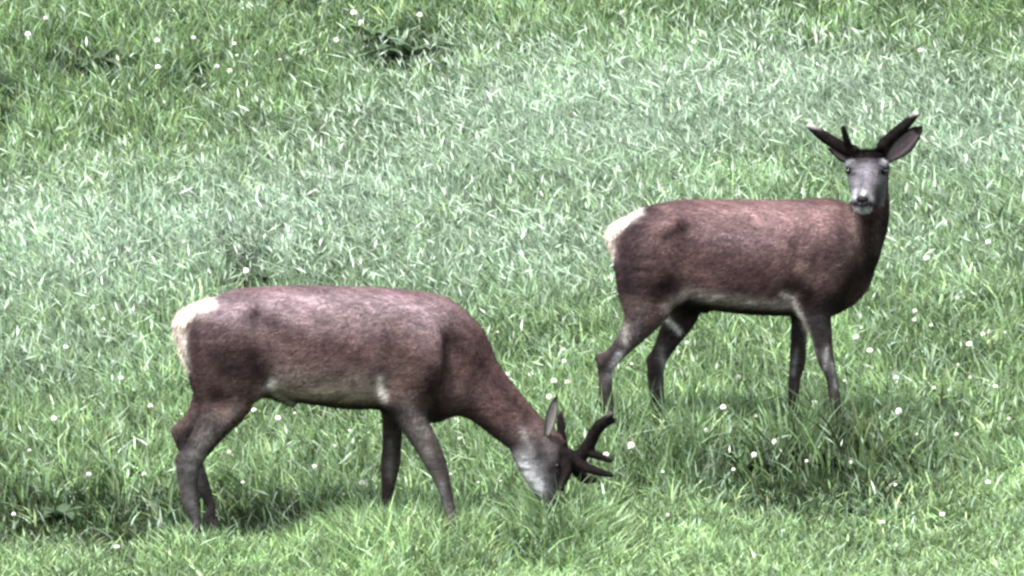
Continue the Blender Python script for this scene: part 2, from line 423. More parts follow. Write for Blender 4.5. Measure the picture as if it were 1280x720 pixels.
extraA = [
    # head: skull, cheek, muzzle; forehead turned right
    ([(668, 552, 26, .070, -.02), (681, 566, 29, .080, -.025), (685, 586, 25, .074, -.03), (687, 606, 19, .057, -.035), (689, 624, 15, .048, -.04), (689, 634, 13, .044, -.04)], .03, (0, 1, 0)),
    ([(658, 568, 17, .05, -.03), (666, 590, 14, .055, -.03), (677, 610, 10, .04, -.035)], .03, (0, 1, 0)),
    # shoulder blade and upper arm, near and far
    ([(522, 394, 13, .03, -.15), (538, 430, 19, .035, -.185), (534, 464, 20, .04, -.17), (506, 488, 18, .04, -.125)], .035, (0, 1, 0)),
    ([(522, 398, 16, .03, .14), (538, 430, 20, .035, .175), (532, 462, 22, .04, .16), (506, 488, 18, .04, .115)], .05, (0, 1, 0)),
    # brisket
    ([(510, 500, 16, .07, 0), (540, 512, 15, .055, 0), (556, 500, 16, .05, 0)], .05, (0, 1, 0)),
    # haunch and stifle bulges
    ([(312, 385, 11, .03, -.165), (290, 425, 28, .04, -.18), (306, 468, 22, .04, -.165), (322, 490, 13, .03, -.14)], .035, (0, 1, 0)),
    ([(318, 402, 18, .03, .15), (290, 430, 30, .04, .15), (306, 470, 24, .04, .14), (320, 492, 14, .03, .125)], .05, (0, 1, 0)),
    # hock points
    ([(224, 571, 6, .014, nn-.01), (236, 584, 10, .024, nn-.01)], .02, (0, 1, 0)),
    ([(219, 537, 6, .014, ff+.01), (232, 549, 9, .024, ff+.01)], .02, (0, 1, 0)),
    # sheath
    ([(348, 494, 7, .03, 0), (366, 505, 4.5, .02, 0)], .02, (0, 1, 0)),
]
opsA = [
    ([(270, 385), (340, 372), (430, 372), (505, 378), (545, 400)], 26, 10, BACK, .85),  # paler back: light from overhead painted into the coat
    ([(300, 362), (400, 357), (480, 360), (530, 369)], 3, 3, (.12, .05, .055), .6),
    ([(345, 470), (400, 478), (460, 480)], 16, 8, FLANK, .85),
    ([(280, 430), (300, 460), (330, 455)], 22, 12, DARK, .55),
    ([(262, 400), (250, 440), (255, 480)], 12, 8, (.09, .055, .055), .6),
    ([(340, 500), (390, 505), (440, 508), (500, 508), (545, 520)], 9, 2.5, BLACKISH, .95),  # dark belly hair, with underside shade painted in
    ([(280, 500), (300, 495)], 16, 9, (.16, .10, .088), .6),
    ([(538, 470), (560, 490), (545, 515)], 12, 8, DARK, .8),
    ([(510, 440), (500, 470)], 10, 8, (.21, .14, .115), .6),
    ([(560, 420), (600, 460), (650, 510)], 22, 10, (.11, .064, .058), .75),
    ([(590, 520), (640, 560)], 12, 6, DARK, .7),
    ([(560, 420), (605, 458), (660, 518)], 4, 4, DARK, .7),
    ([(545, 455), (540, 480), (548, 505)], 3, 3, BLACKISH, .8), ([(600, 440), (570, 412)], 5, 5, (.07, .04, .042), .6),  # first stroke: shade in the crease between foreleg and chest, painted dark
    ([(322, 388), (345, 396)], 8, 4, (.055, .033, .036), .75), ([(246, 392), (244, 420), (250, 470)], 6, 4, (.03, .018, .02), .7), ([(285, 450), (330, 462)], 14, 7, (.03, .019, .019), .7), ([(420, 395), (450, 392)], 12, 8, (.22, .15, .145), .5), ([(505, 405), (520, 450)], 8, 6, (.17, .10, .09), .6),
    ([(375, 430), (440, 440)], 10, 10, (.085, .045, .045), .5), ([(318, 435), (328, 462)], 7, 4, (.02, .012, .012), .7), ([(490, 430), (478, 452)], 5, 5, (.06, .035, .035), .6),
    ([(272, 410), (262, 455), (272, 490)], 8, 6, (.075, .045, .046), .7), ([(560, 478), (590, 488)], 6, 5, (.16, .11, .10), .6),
    # legs: grey coat, with lit and shaded streaks painted in
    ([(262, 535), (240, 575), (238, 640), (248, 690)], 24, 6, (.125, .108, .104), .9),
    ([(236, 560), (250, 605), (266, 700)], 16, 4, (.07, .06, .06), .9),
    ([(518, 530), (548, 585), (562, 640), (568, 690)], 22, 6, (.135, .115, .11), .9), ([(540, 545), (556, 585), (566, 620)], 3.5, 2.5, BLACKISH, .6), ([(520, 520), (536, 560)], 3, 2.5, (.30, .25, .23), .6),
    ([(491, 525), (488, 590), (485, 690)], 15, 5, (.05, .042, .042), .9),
    ([(246, 560), (262, 532)], 6, 4, (.24, .205, .19), .7), ([(224, 556), (234, 546)], 6, 3, BLACKISH, .6), ([(512, 500), (532, 548)], 6, 4, (.24, .195, .18), .7), ([(258, 600), (262, 650)], 4, 3, BLACKISH, .6), ([(300, 505), (262, 545)], 4, 4, (.22, .18, .165), .6), ([(322, 505), (285, 530), (262, 560)], 3.5, 2.5, BLACKISH, .7), ([(488, 555), (487, 600)], 3.5, 2, (.2, .18, .17), .7), ([(552, 600), (558, 640)], 4, 2, (.22, .2, .19), .7), ([(240, 610), (244, 650)], 3.5, 2, (.2, .18, .175), .6),
    ([(250, 515), (229, 545)], 8, 4, DARK, .5),
    ([(238, 580)], 6, 3, (.2, .18, .17), .7),
    # pale spots: elbow and stifle
    ([(476, 466), (477, 480), (482, 492)], 4, 2.2, (.68, .58, .54), .85),
    ([(342, 477)], 7, 2, (.55, .48, .45), .9),
    ([(347, 490), (366, 503)], 4, 2, (.45, .38, .35), .7), ([(350, 480), (460, 492)], 5, 4, (.34, .26, .21), .6),
    # rump patch
    ([(262, 374), (234, 386), (220, 401), (218, 428)], 8.5, 3, CREAM, .97),
    ([(228, 400), (228, 428), (232, 458)], 6, 1.8, CREAM, .97),
    # head
    ([(672, 572), (688, 600), (694, 640)], 27, 4, (.125, .108, .11), .92),
    ([(656, 576), (662, 600)], 11, 5, (.50, .47, .47), .9), ([(650, 600), (664, 612)], 8, 5, (.34, .32, .32), .8), ([(678, 556), (690, 572)], 9, 5, (.16, .13, .13), .7), ([(672, 548), (676, 566)], 4, 3, BLACKISH, .7),
    ([(668, 545), (640, 545)], 12, 6, (.085, .065, .065), .6),
    ([(655, 535), (664, 560)], 3, 2, PALE, .6),
    ([(676, 600), (680, 612)], 5, 3, (.55, .53, .52), .8), ([(690, 582), (702, 580)], 6, 2.5, (.03, .022, .022), .85), ([(684, 596), (688, 615)], 3, 2, (.07, .06, .06), .6),
    ([(706, 560), (706, 580), (703, 605)], 8, 3, (.015, .012, .012), .95),
    ([(690, 615), (696, 640)], 8, 4, (.06, .055, .055), .7),
]
def flowA(p):
    d = np.zeros_like(p); d[:, 0] = -1; d[:, 2] = -.45
    low = p[:, 2] < .62; d[low, 0] = -.15; d[low, 2] = -1
    nk = p[:, 0] > P(560, 400, 0)[0]; d[nk, 0] = -.5; d[nk, 2] = .0
    return d
def tuneA(f, S):
    # flank hollow before the thigh, throat groove
    f.dent(P(560, 490, YA)+np.array([0, -.175, 0]), (.025, .05, .06), .04)
    f.dent(P(478, 487, YA)+np.array([0, -.225, 0]), (.03, .05, .06), .04)
    f.dent(P(494, 425, YA)+np.array([0, -.25, 0]), (.03, .05, .13), .05)
    f.dent(P(566, 445, YA)+np.array([0, -.165, 0]), (.03, .045, .13), .05)
    for s in (-1, 1):
        f.dent(P(350, 425, YA)+np.array([0, s*.235, 0]), (.07, .045, .13), .06); f.dent(P(272, 500, YA)+np.array([0, s*.20, 0]), (.05, .04, .05), .04)
    f.dent(P(571, 452, YA)+np.array([0, -.17, 0]), (.03, .03, .12), .05)
lo = P(205, 720, YA)+np.array([0, -.30, -.06]); hi = P(735, 340, YA)+np.array([0, .30, 0])
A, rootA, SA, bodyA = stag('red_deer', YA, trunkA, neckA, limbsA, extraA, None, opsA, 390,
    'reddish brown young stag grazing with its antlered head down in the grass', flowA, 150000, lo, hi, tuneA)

def PA(px, py, d): return P(px, py, YA+d)
def PB(px, py, d): return P(px, py, YB+d)
def soft_part(name, pts, S, pf, parent, org, c, res=.004, mat=None, k=.015, n=2500, hair=.012, fl=(-.3, 0, -1), cfun=None, label=None):
    C = [pf(x, y, d) for x, y, r, w, d in pts]; C = np.array(C)
    R = max([r/S for x, y, r, w, d in pts]+[w for x, y, r, w, d in pts])+.03
    f = Field(C.min(0)-R, C.max(0)+R, res); f.add(C, [q[2]/S for q in pts], [q[3] for q in pts], k=k)
    V, F = f.nets(1); N = vert_normals(V, F); cc = np.tile(np.array(c), (len(V), 1))
    if cfun: cc = cfun(V, cc)
    V, F, N, cc = add_fur(V, F, N, cc, n, lambda p: np.tile(np.array(fl, float), (len(p), 1)), lambda p: np.full((len(p), 1), hair))
    o = mesh_np(name, V, F, mat or M_COAT, parent, color=cc, org=org, normals=N)
    if label: o['label'] = label
    return o
soft_part('tail', [(264, 382, 8, .05, 0), (240, 392, 9, .045, 0), (229, 404, 11, .034, 0), (229, 425, 7.5, .022, 0), (237, 458, 2.5, .010, 0)], SA, PA, A, rootA, CREAM, hair=.036, n=5000, label='short cream tail lying on the pale rump patch')
# ears: the near one upright and pale, the far one dark behind the antler base
ear('ear', PA(683, 546, -.09), PA(696, 494, -.16), (-.3, -1, .1), .029, A, rootA, (.13, .12, .12), (.05, .045, .045), cup=.3, label='upright pale grey ear with dark tip')
ear('ear', PA(700, 548, .05), PA(703, 513, .15), (.6, -.7, .1), .026, A, rootA, (.05, .045, .045), (.03, .026, .026), cup=.3, label='dark ear behind the antler base')
TIPA = (.05, .044, .042)
antler([([PA(703, 566, -.065), PA(722, 572, -.085), PA(736, 556, -.11), PA(746, 536, -.14), PA(763, 519, -.17)], [.030, .029, .028, .024, .015]),
        ([PA(744, 540, -.13), PA(757, 530, -.15), PA(766, 526, -.16)], [.017, .015, .012]),
        ([PA(733, 564, -.10), PA(748, 570, -.13), PA(763, 576, -.15)], [.019, .016, .010]),
        ([PA(706, 572, -.07), PA(708, 590, -.10), PA(700, 610, -.12)], [.026, .023, .014]),
        ([PA(716, 572, -.08), PA(732, 584, -.12), PA(748, 590, -.15), PA(764, 594, -.17)], [.023, .021, .017, .010])], A, rootA, TIPA, 'thick dark velvet antler reaching right over the grass')
antler([([PA(703, 566, .035), PA(718, 584, .055), PA(729, 597, .08), PA(742, 600, .11)], [.028, .025, .022, .014]),
        ([PA(704, 566, .03), PA(702, 545, .06), PA(700, 522, .10)], [.022, .018, .013]),
        ([PA(718, 584, .055), PA(730, 583, .07), PA(742, 588, .09), ], [.014, .011, .008])], A, rootA, TIPA, 'far velvet antler partly behind the near one')
soft_part('forelock', [(700, 560, 10, .05, -.02), (706, 578, 10, .04, -.02), (704, 596, 7, .03, -.03)], SA, PA, A, rootA, (.007, .005, .005), hair=.018, n=3000, fl=(.2, 0, -1))
ball('eye', PA(696, 582, -.088), .013, M_EYE, A, rootA)
ball('eye', PA(697, 580, .045), .013, M_EYE, A, rootA)
ball('nose', PA(692, 640, -.04), .027, M_NOSE, A, rootA, (1, 1.3, .9))

# ================================================================== standing stag (right, farther)
YB = 1.5
trunkB = [(794, 279, 342, .07), (808, 266, 370, .125), (830, 254, 383, .175), (862, 249, 381, .20), (905, 249, 390, .215),
          (955, 249, 395, .22), (1003, 249, 395, .21), (1033, 250, 393, .175), (1050, 262, 374, .12), (1062, 288, 344, .06)]
neckB = [(1040, 312, 56, .14, 0), (1068, 300, 36, .115, -.01), (1087, 274, 24, .10, -.03), (1089, 245, 22, .09, -.055), (1087, 215, 20, .08, -.07)]
limbsB = [
    ([(820, 315, 50, .085, nn+.02), (812, 355, 42, .075, nn), (808, 385, 30, .06, nn-.01), (795, 412, 17, .042, nn-.01), (775, 436, 11.5, .033, nn-.01), (759, 455, 11, .029, nn-.01), (757, 478, 8.5, .023, nn-.01), (758, 502, 9, .022, nn-.01)], (764, nn-.01)),
    ([(825, 315, 48, .08, ff-.02), (842, 355, 38, .07, ff), (852, 385, 25, .055, ff), (842, 412, 17, .042, ff+.01), (829, 436, 12.5, .032, ff+.01), (820, 455, 11, .028, ff+.01), (820, 480, 10, .025, ff+.01), (822, 505, 8.5, .022, ff+.01)], (826, ff+.01)),
    ([(1030, 320, 42, .07, nn+.03), (1018, 362, 33, .065, nn+.005), (1020, 390, 20, .048, nn), (1027, 418, 13, .036, nn), (1031, 445, 11, .030, nn), (1039, 470, 7.5, .022, nn), (1043, 495, 7, .019, nn)], (1050, nn)),
    ([(1025, 325, 38, .07, ff-.03), (1008, 370, 22, .055, ff), (1001, 400, 12, .042, ff), (998, 430, 10, .034, ff), (997, 452, 10, .028, ff), (993, 475, 7.5, .022, ff), (992, 500, 7, .019, ff)], (994, ff)),
]
HSIDE = (1, 0, 0)
extraB = [
    # head seen from the front, muzzle towards the viewer and a little down. radius = up/down thickness, width = across
    ([(1087, 214, 22, .080, -.07), (1085, 212, 20.5, .089, -.11), (1083, 217, 19, .084, -.17), (1081, 230, 16.5, .062, -.24), (1079, 243, 15, .050, -.31), (1079, 250, 14, .047, -.345)], .03, HSIDE),
    ([(1087, 228, 15, .070, -.09), (1084, 236, 13, .062, -.16), (1082, 248, 10, .045, -.25), (1079, 259, 6, .034, -.325)], .03, HSIDE),
    # eye ridges
    ([(1061, 207, 5, .016, -.14), (1063, 204, 5.5, .016, -.165), (1067, 207, 5, .014, -.19)], .018, (0, 0, 1)),
    ([(1107, 207, 5, .016, -.14), (1105, 204, 5.5, .016, -.165), (1101, 207, 5, .014, -.19)], .018, (0, 0, 1)),
    # antler pedicles
    ([(1071, 200, 6, .022, -.09), (1066, 190, 6, .02, -.085)], .015, (0, 1, 0)),
    ([(1099, 200, 6, .022, -.09), (1103, 189, 6, .02, -.085)], .015, (0, 1, 0)),
    # shoulder
    ([(1030, 280, 14, .03, -.14), (1048, 312, 19, .035, -.175), (1043, 345, 20, .04, -.16), (1020, 370, 18, .04, -.125)], .035, (0, 1, 0)),
    ([(1032, 285, 16, .03, .13), (1048, 315, 22, .035, .145), (1044, 345, 24, .04, .135), (1020, 372, 18, .04, .115)], .05, (0, 1, 0)),
    ([(1020, 378, 15, .07, 0), (1038, 379, 12, .055, 0), (1056, 354, 12, .05, 0), (1078, 318, 15, .055, 0)], .04, (0, 1, 0)),
    ([(848, 278, 11, .03, -.165), (822, 315, 28, .04, -.18), (832, 350, 22, .04, -.165), (848, 370, 12, .03, -.14)], .035, (0, 1, 0)),
    ([(850, 292, 18, .03, .15), (822, 320, 30, .04, .15), (840, 352, 24, .04, .145), (856, 372, 13, .03, .13)], .05, (0, 1, 0)),
    ([(866, 377, 9, .03, 0), (882, 386, 6, .022, 0)], .02, (0, 1, 0)),
    ([(748, 446, 5.5, .014, nn-.01), (760, 458, 10, .024, nn-.01)], .02, (0, 1, 0)),
    ([(813, 448, 5.5, .014, ff+.01), (822, 458, 9, .024, ff+.01)], .02, (0, 1, 0)),
]
opsB = [
    ([(815, 265), (900, 266), (980, 266), (1030, 272)], 22, 9, (.27, .165, .16), .85),  # top-lit back painted paler
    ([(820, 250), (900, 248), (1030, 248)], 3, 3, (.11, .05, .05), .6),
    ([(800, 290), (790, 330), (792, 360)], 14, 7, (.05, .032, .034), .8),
    ([(832, 290), (852, 279)], 5, 3, (.02, .012, .014), .85),  # hip hollow, its shade painted dark
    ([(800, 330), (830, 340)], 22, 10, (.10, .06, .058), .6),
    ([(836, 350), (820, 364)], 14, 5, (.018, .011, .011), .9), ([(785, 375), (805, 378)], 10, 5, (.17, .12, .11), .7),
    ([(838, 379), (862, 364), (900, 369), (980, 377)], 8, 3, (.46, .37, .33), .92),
    ([(865, 384), (920, 391), (990, 394), (1045, 397)], 9, 2.5, BLACKISH, .95),  # belly line: dark hair plus painted underside shade
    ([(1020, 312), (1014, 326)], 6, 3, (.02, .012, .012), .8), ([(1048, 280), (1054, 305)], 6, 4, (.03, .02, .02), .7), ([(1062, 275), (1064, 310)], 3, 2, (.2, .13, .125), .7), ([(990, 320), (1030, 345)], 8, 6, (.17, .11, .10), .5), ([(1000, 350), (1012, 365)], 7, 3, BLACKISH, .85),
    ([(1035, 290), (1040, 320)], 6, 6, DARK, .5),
    ([(1068, 340), (1052, 370), (1032, 390)], 15, 8, (.020, .014, .014), .9), ([(1052, 318), (1040, 345)], 7, 5, (.13, .09, .08), .6), ([(1030, 372), (1042, 384)], 5, 4, (.12, .095, .09), .6),  # first stroke: chest underside, shade painted into the coat
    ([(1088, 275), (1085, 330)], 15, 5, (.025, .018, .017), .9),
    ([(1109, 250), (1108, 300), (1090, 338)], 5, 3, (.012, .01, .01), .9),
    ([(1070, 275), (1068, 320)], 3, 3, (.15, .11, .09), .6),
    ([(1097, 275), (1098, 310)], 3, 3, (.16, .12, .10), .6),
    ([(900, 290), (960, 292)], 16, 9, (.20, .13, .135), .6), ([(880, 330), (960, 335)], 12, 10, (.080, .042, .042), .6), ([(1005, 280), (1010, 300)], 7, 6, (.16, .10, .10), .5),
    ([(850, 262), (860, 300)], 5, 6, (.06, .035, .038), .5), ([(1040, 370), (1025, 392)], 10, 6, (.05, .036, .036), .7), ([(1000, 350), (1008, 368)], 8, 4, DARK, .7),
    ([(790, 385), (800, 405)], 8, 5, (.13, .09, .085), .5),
    # legs: dark grey coat, light and shade painted along them
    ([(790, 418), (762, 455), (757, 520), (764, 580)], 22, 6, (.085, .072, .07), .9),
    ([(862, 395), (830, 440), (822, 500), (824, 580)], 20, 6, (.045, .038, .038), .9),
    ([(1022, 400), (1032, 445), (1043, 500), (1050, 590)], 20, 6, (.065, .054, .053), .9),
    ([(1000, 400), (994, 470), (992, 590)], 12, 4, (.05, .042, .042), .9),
    ([(782, 400), (781, 425)], 3.5, 1.5, (.45, .40, .36), .8), ([(800, 395), (770, 440)], 4, 3, (.22, .19, .18), .7), ([(775, 425), (752, 455)], 4, 2, BLACKISH, .8),
    ([(774, 440), (763, 465)], 4, 2, (.40, .37, .36), .8),
    ([(833, 398), (850, 416)], 3, 1.2, (.62, .58, .56), .9), ([(826, 440), (834, 480)], 2.5, 1.5, (.5, .47, .46), .7), ([(1033, 430), (1030, 455)], 2.5, 1.2, (.45, .42, .4), .7), ([(1040, 450), (1044, 480)], 2, 1.2, (.4, .38, .37), .7), ([(996, 440), (992, 470)], 2, 1.5, (.4, .38, .37), .6),
    ([(828, 440), (832, 490)], 3, 3, (.25, .23, .22), .6),
    ([(978, 361), (992, 368), (1002, 392), (1010, 415), (1015, 445)], 3.2, 1.5, (.66, .57, .53), .9),
    ([(1033, 440), (1038, 462)], 3, 2, (.2, .18, .17), .6),
    # rump
    ([(812, 258), (796, 272), (784, 290), (780, 320), (784, 350)], 10, 5, (.035, .02, .026), .85), ([(798, 262), (778, 273), (764, 287)], 7.5, 1.8, CREAM, .98),
    ([(762, 286), (762, 318)], 7, 1.8, CREAM, .97),
]
def flowB(p):
    d = np.zeros_like(p); d[:, 0] = -1; d[:, 2] = -.45
    low = p[:, 2] < .26+.55; d[low, 0] = -.15; d[low, 2] = -1
    nk = p[:, 0] > P(1068, 400, YB)[0]; d[nk, 0] = 0; d[nk, 2] = -1
    return d
def tuneB(f, S):
    f.dent(P(985, 372, YB)+np.array([0, -.215, 0]), (.03, .05, .06), .04)
    f.dent(P(998, 305, YB)+np.array([0, -.24, 0]), (.03, .05, .13), .05)
    for s in (-1, 1):
        f.dent(P(872, 320, YB)+np.array([0, s*.235, 0]), (.07, .045, .13), .06)
        f.dent(P(1083+s*22, 214, YB-.185), (.016, .03, .014), .02)        # eye sockets
        f.dent(P(1079+s*6.5, 246, YB-.375), (.008, .014, .006), .008)      # nostrils
    f.dent(P(1079, 256, YB-.37), (.035, .03, .004), .01)                   # mouth line
lo = P(735, 600, YB)+np.array([0, -.44, -.06]); hi = P(1125, 180, YB)+np.array([0, .30, 0])
def paint_face(V, c):
    px, py = Q(V[:, 0], V[:, 1], V[:, 2])
    m = ((V[:, 1] < YB-.115) & (py < 255) | (V[:, 1] < YB-.22)) & (py < 275) & (px > 1045)
    sub = c[m]; x, y = px[m], py[m]
    paint(x, y, sub, [([(1083, 225)], 60, 5, (.20, .175, .19), .95),
        ([(1083, 199), (1070, 197), (1098, 197)], 8, 3.5, (.022, .016, .017), .93),
        ([(1083, 210), (1081, 230)], 7, 3, (.27, .235, .255), .8),
        ([(1060, 205), (1064, 197)], 3.5, 1.2, (.36, .35, .35), .8), ([(1107, 203), (1102, 197)], 3.5, 1.2, (.36, .35, .35), .8),
        ([(1058, 215), (1067, 217)], 3.5, 1.2, (.025, .02, .02), .9), ([(1109, 215), (1100, 216)], 3.5, 1.2, (.025, .02, .02), .9),
        ([(1064, 222), (1070, 232)], 3, 1.5, (.27, .25, .26), .7), ([(1103, 222), (1097, 232)], 3, 1.5, (.22, .20, .21), .7),
        ([(1078, 220), (1077, 236)], 2, 1.5, (.07, .06, .065), .6),
        ([(1070, 238), (1068, 247)], 2.6, 1, (.40, .38, .38), .85), ([(1086, 238), (1089, 246)], 2.6, 1, (.32, .30, .30), .85),
        ([(1079, 240)], 4, 1.2, (.40, .38, .38), .8), ([(1063, 211), (1056, 212)], 2.2, 1, (.01, .008, .008), .95), ([(1103, 211), (1111, 211)], 2.2, 1, (.01, .008, .008), .95),
        ([(1069, 255), (1090, 255)], 2.6, 1, (.012, .01, .01), .97),
        ([(1067, 262), (1073, 264)], 3.4, 1, (.62, .61, .60), .95), ([(1082, 264), (1091, 262)], 3.0, 1, (.62, .61, .60), .95),
        ([(1098, 235), (1096, 268)], 3, 2, (.04, .03, .035), .8)])
    c[m] = sub
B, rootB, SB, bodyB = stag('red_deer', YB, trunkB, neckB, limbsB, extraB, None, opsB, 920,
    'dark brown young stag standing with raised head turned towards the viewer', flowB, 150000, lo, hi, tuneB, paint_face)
soft_part('tail', [(806, 270, 9, .05, 0), (782, 282, 9, .042, 0), (768, 292, 10, .03, 0), (768, 306, 7, .02, 0), (771, 324, 2.5, .010, 0)], SB, PB, B, rootB, CREAM, hair=.026, n=5000, label='short cream tail lying on the pale rump patch')
ear('ear', PB(1108, 200, -.08), PB(1153, 158, -.07), (-.1, -1, -.1), .052, B, rootB, (.085, .068, .072), (.012, .010, .010), cup=.3, label='large dark ear turned outwards, its hairy inside showing')
ear('ear', PB(1060, 201, -.07), PB(1035, 187, .08), (-.5, -.6, -.5), .032, B, rootB, (.10, .08, .08), (.022, .018, .018), cup=.3, label='ear swung back beneath the antler')
TIPB = (.50, .50, .46)  # pale velvet tip, with the bright halo along its top painted in
antler([([PB(1067, 190, -.085), PB(1056, 186, -.09), PB(1038, 176, -.09), PB(1022, 165, -.08), PB(1012, 158, -.075)], [.028, .027, .025, .021, .013]),
        ([PB(1063, 187, -.10), PB(1058, 174, -.13), PB(1054, 161, -.15)], [.016, .014, .011])], B, rootB, TIPB, 'velvet antler with a short tine, tip pale')
antler([([PB(1102, 189, -.085), PB(1105, 180, -.09), PB(1118, 168, -.09), PB(1133, 155, -.085), PB(1145, 143, -.08)], [.028, .025, .023, .021, .013]),
        ([PB(1102, 187, -.10), PB(1100, 183, -.14)], [.016, .011])], B, rootB, TIPB, 'straight velvet antler with a pale tip')
soft_part('forelock', [(1070, 195, 4, .022, -.10), (1077, 195, 5, .028, -.12), (1085, 196, 5.5, .030, -.13), (1093, 195, 5, .028, -.12), (1100, 194, 4, .022, -.10)], SB, PB, B, rootB, (.012, .009, .009), hair=.030, n=5000, fl=(0, -.9, .1))
for s in (-1, 1): ball('eye', P(1083+s*22.5, 214, YB-.168), .0145, M_EYE, B, rootB)
ball('nose', PB(1078, 249, -.385), .025, M_NOSE, B, rootB, (1.1, .75, .62))

# ================================================================== ground sheet
xs = np.concatenate([-np.geomspace(600, 9, 24), np.linspace(-8, 8, 65), np.geomspace(9, 600, 24)])
ys = np.concatenate([-np.geomspace(500, 9, 26), np.linspace(-8, 14, 89), np.geomspace(15, 900, 26)])
GX, GY = np.meshgrid(xs, ys, indexing='ij'); GV = np.stack([GX, GY, ground_z(GX, GY)], -1).reshape(-1, 3)
ii, jj = np.meshgrid(np.arange(len(xs)-1), np.arange(len(ys)-1), indexing='ij'); a = (ii*len(ys)+jj).ravel()
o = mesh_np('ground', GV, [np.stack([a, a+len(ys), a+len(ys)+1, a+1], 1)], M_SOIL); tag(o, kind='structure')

# ================================================================== grass
def patch(px, py, list_):
    """sum of soft ellipses laid on the meadow, given where they are seen; returns weight"""
    w = np.zeros(len(px))
    for cx, cy, rx, ry, rot, s in list_:
        c, n = math.cos(math.radians(rot)), math.sin(math.radians(rot)); dx = px-cx; dy = py-cy
        u = (dx*c+dy*n)/rx; v = (-dx*n+dy*c)/ry
        w = np.maximum(w, s*np.exp(-(u*u+v*v)**1.3))
    return w
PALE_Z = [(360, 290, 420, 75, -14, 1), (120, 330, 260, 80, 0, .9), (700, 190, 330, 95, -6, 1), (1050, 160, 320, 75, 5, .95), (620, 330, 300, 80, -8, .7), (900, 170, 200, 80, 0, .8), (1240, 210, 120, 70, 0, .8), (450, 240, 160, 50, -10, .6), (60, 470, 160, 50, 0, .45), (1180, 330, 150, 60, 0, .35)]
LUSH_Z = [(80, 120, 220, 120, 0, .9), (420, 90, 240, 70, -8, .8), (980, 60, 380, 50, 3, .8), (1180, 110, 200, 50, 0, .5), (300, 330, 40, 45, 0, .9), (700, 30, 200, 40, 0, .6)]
DARK_Z = [(90, 657, 160, 34, 0, 1.3), (290, 660, 140, 30, 0, 1.25), (1015, 622, 150, 34, 4, 1.1), (1130, 590, 90, 30, 0, .7), (1190, 460, 90, 30, 0, .5), (305, 345, 26, 36, 0, 1.3), (250, 112, 14, 26, 0, 1.3), (515, 75, 70, 34, 0, 1.1), (0, 145, 26, 42, 0, 1.2), (110, 95, 60, 26, 0, .9), (380, 20, 60, 14, 0, .6), (700, 75, 60, 16, 0, .4), (950, 20, 50, 20, 0, .5), (575, 130, 30, 14, 0, .4), (655, 712, 40, 14, 0, .8), (400, 655, 130, 22, 0, .5), (1150, 560, 200, 18, 0, .35), (250, 690, 40, 14, 0, .6), (800, 620, 120, 18, 0, .4)]  # dark weedy clumps, and shaded gaps and edges painted into the blade colour
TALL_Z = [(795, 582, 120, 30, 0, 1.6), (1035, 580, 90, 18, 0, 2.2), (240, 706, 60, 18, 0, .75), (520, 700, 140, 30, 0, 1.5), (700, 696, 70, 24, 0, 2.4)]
def edge_py(px):     # where the long grass stops, as seen on the ground
    return np.interp(px, [-400, 0, 300, 480, 640, 800, 950, 1280, 1700], [668, 668, 672, 668, 655, 640, 625, 600, 585])
def blades(n, x0, x1, y0, y1, tuft_frac, seed, spread=.022):
    rng = np.random.default_rng(seed)
    x = rng.uniform(x0, x1, n); y = rng.uniform(y0, y1, n)
    nt_ = int(n*tuft_frac); per = 14; tc = max(1, nt_//per)
    cx = rng.uniform(x0, x1, tc); cy = rng.uniform(y0, y1, tc); k = np.repeat(np.arange(tc), per)[:nt_]; m = len(k)
    ox = rng.normal(0, spread, m); oy = rng.normal(0, spread, m)
    x[:m] = cx[k]+ox; y[:m] = cy[k]+oy
    head = rng.uniform(0, 2*math.pi, n); head[:m] = np.arctan2(oy, ox)+rng.normal(0, .7, m)
    tone = rng.normal(0, 1, n); tone[:m] = .6*tone[:m]+.8*rng.normal(0, 1, tc)[k]
    return x, y, head, tone
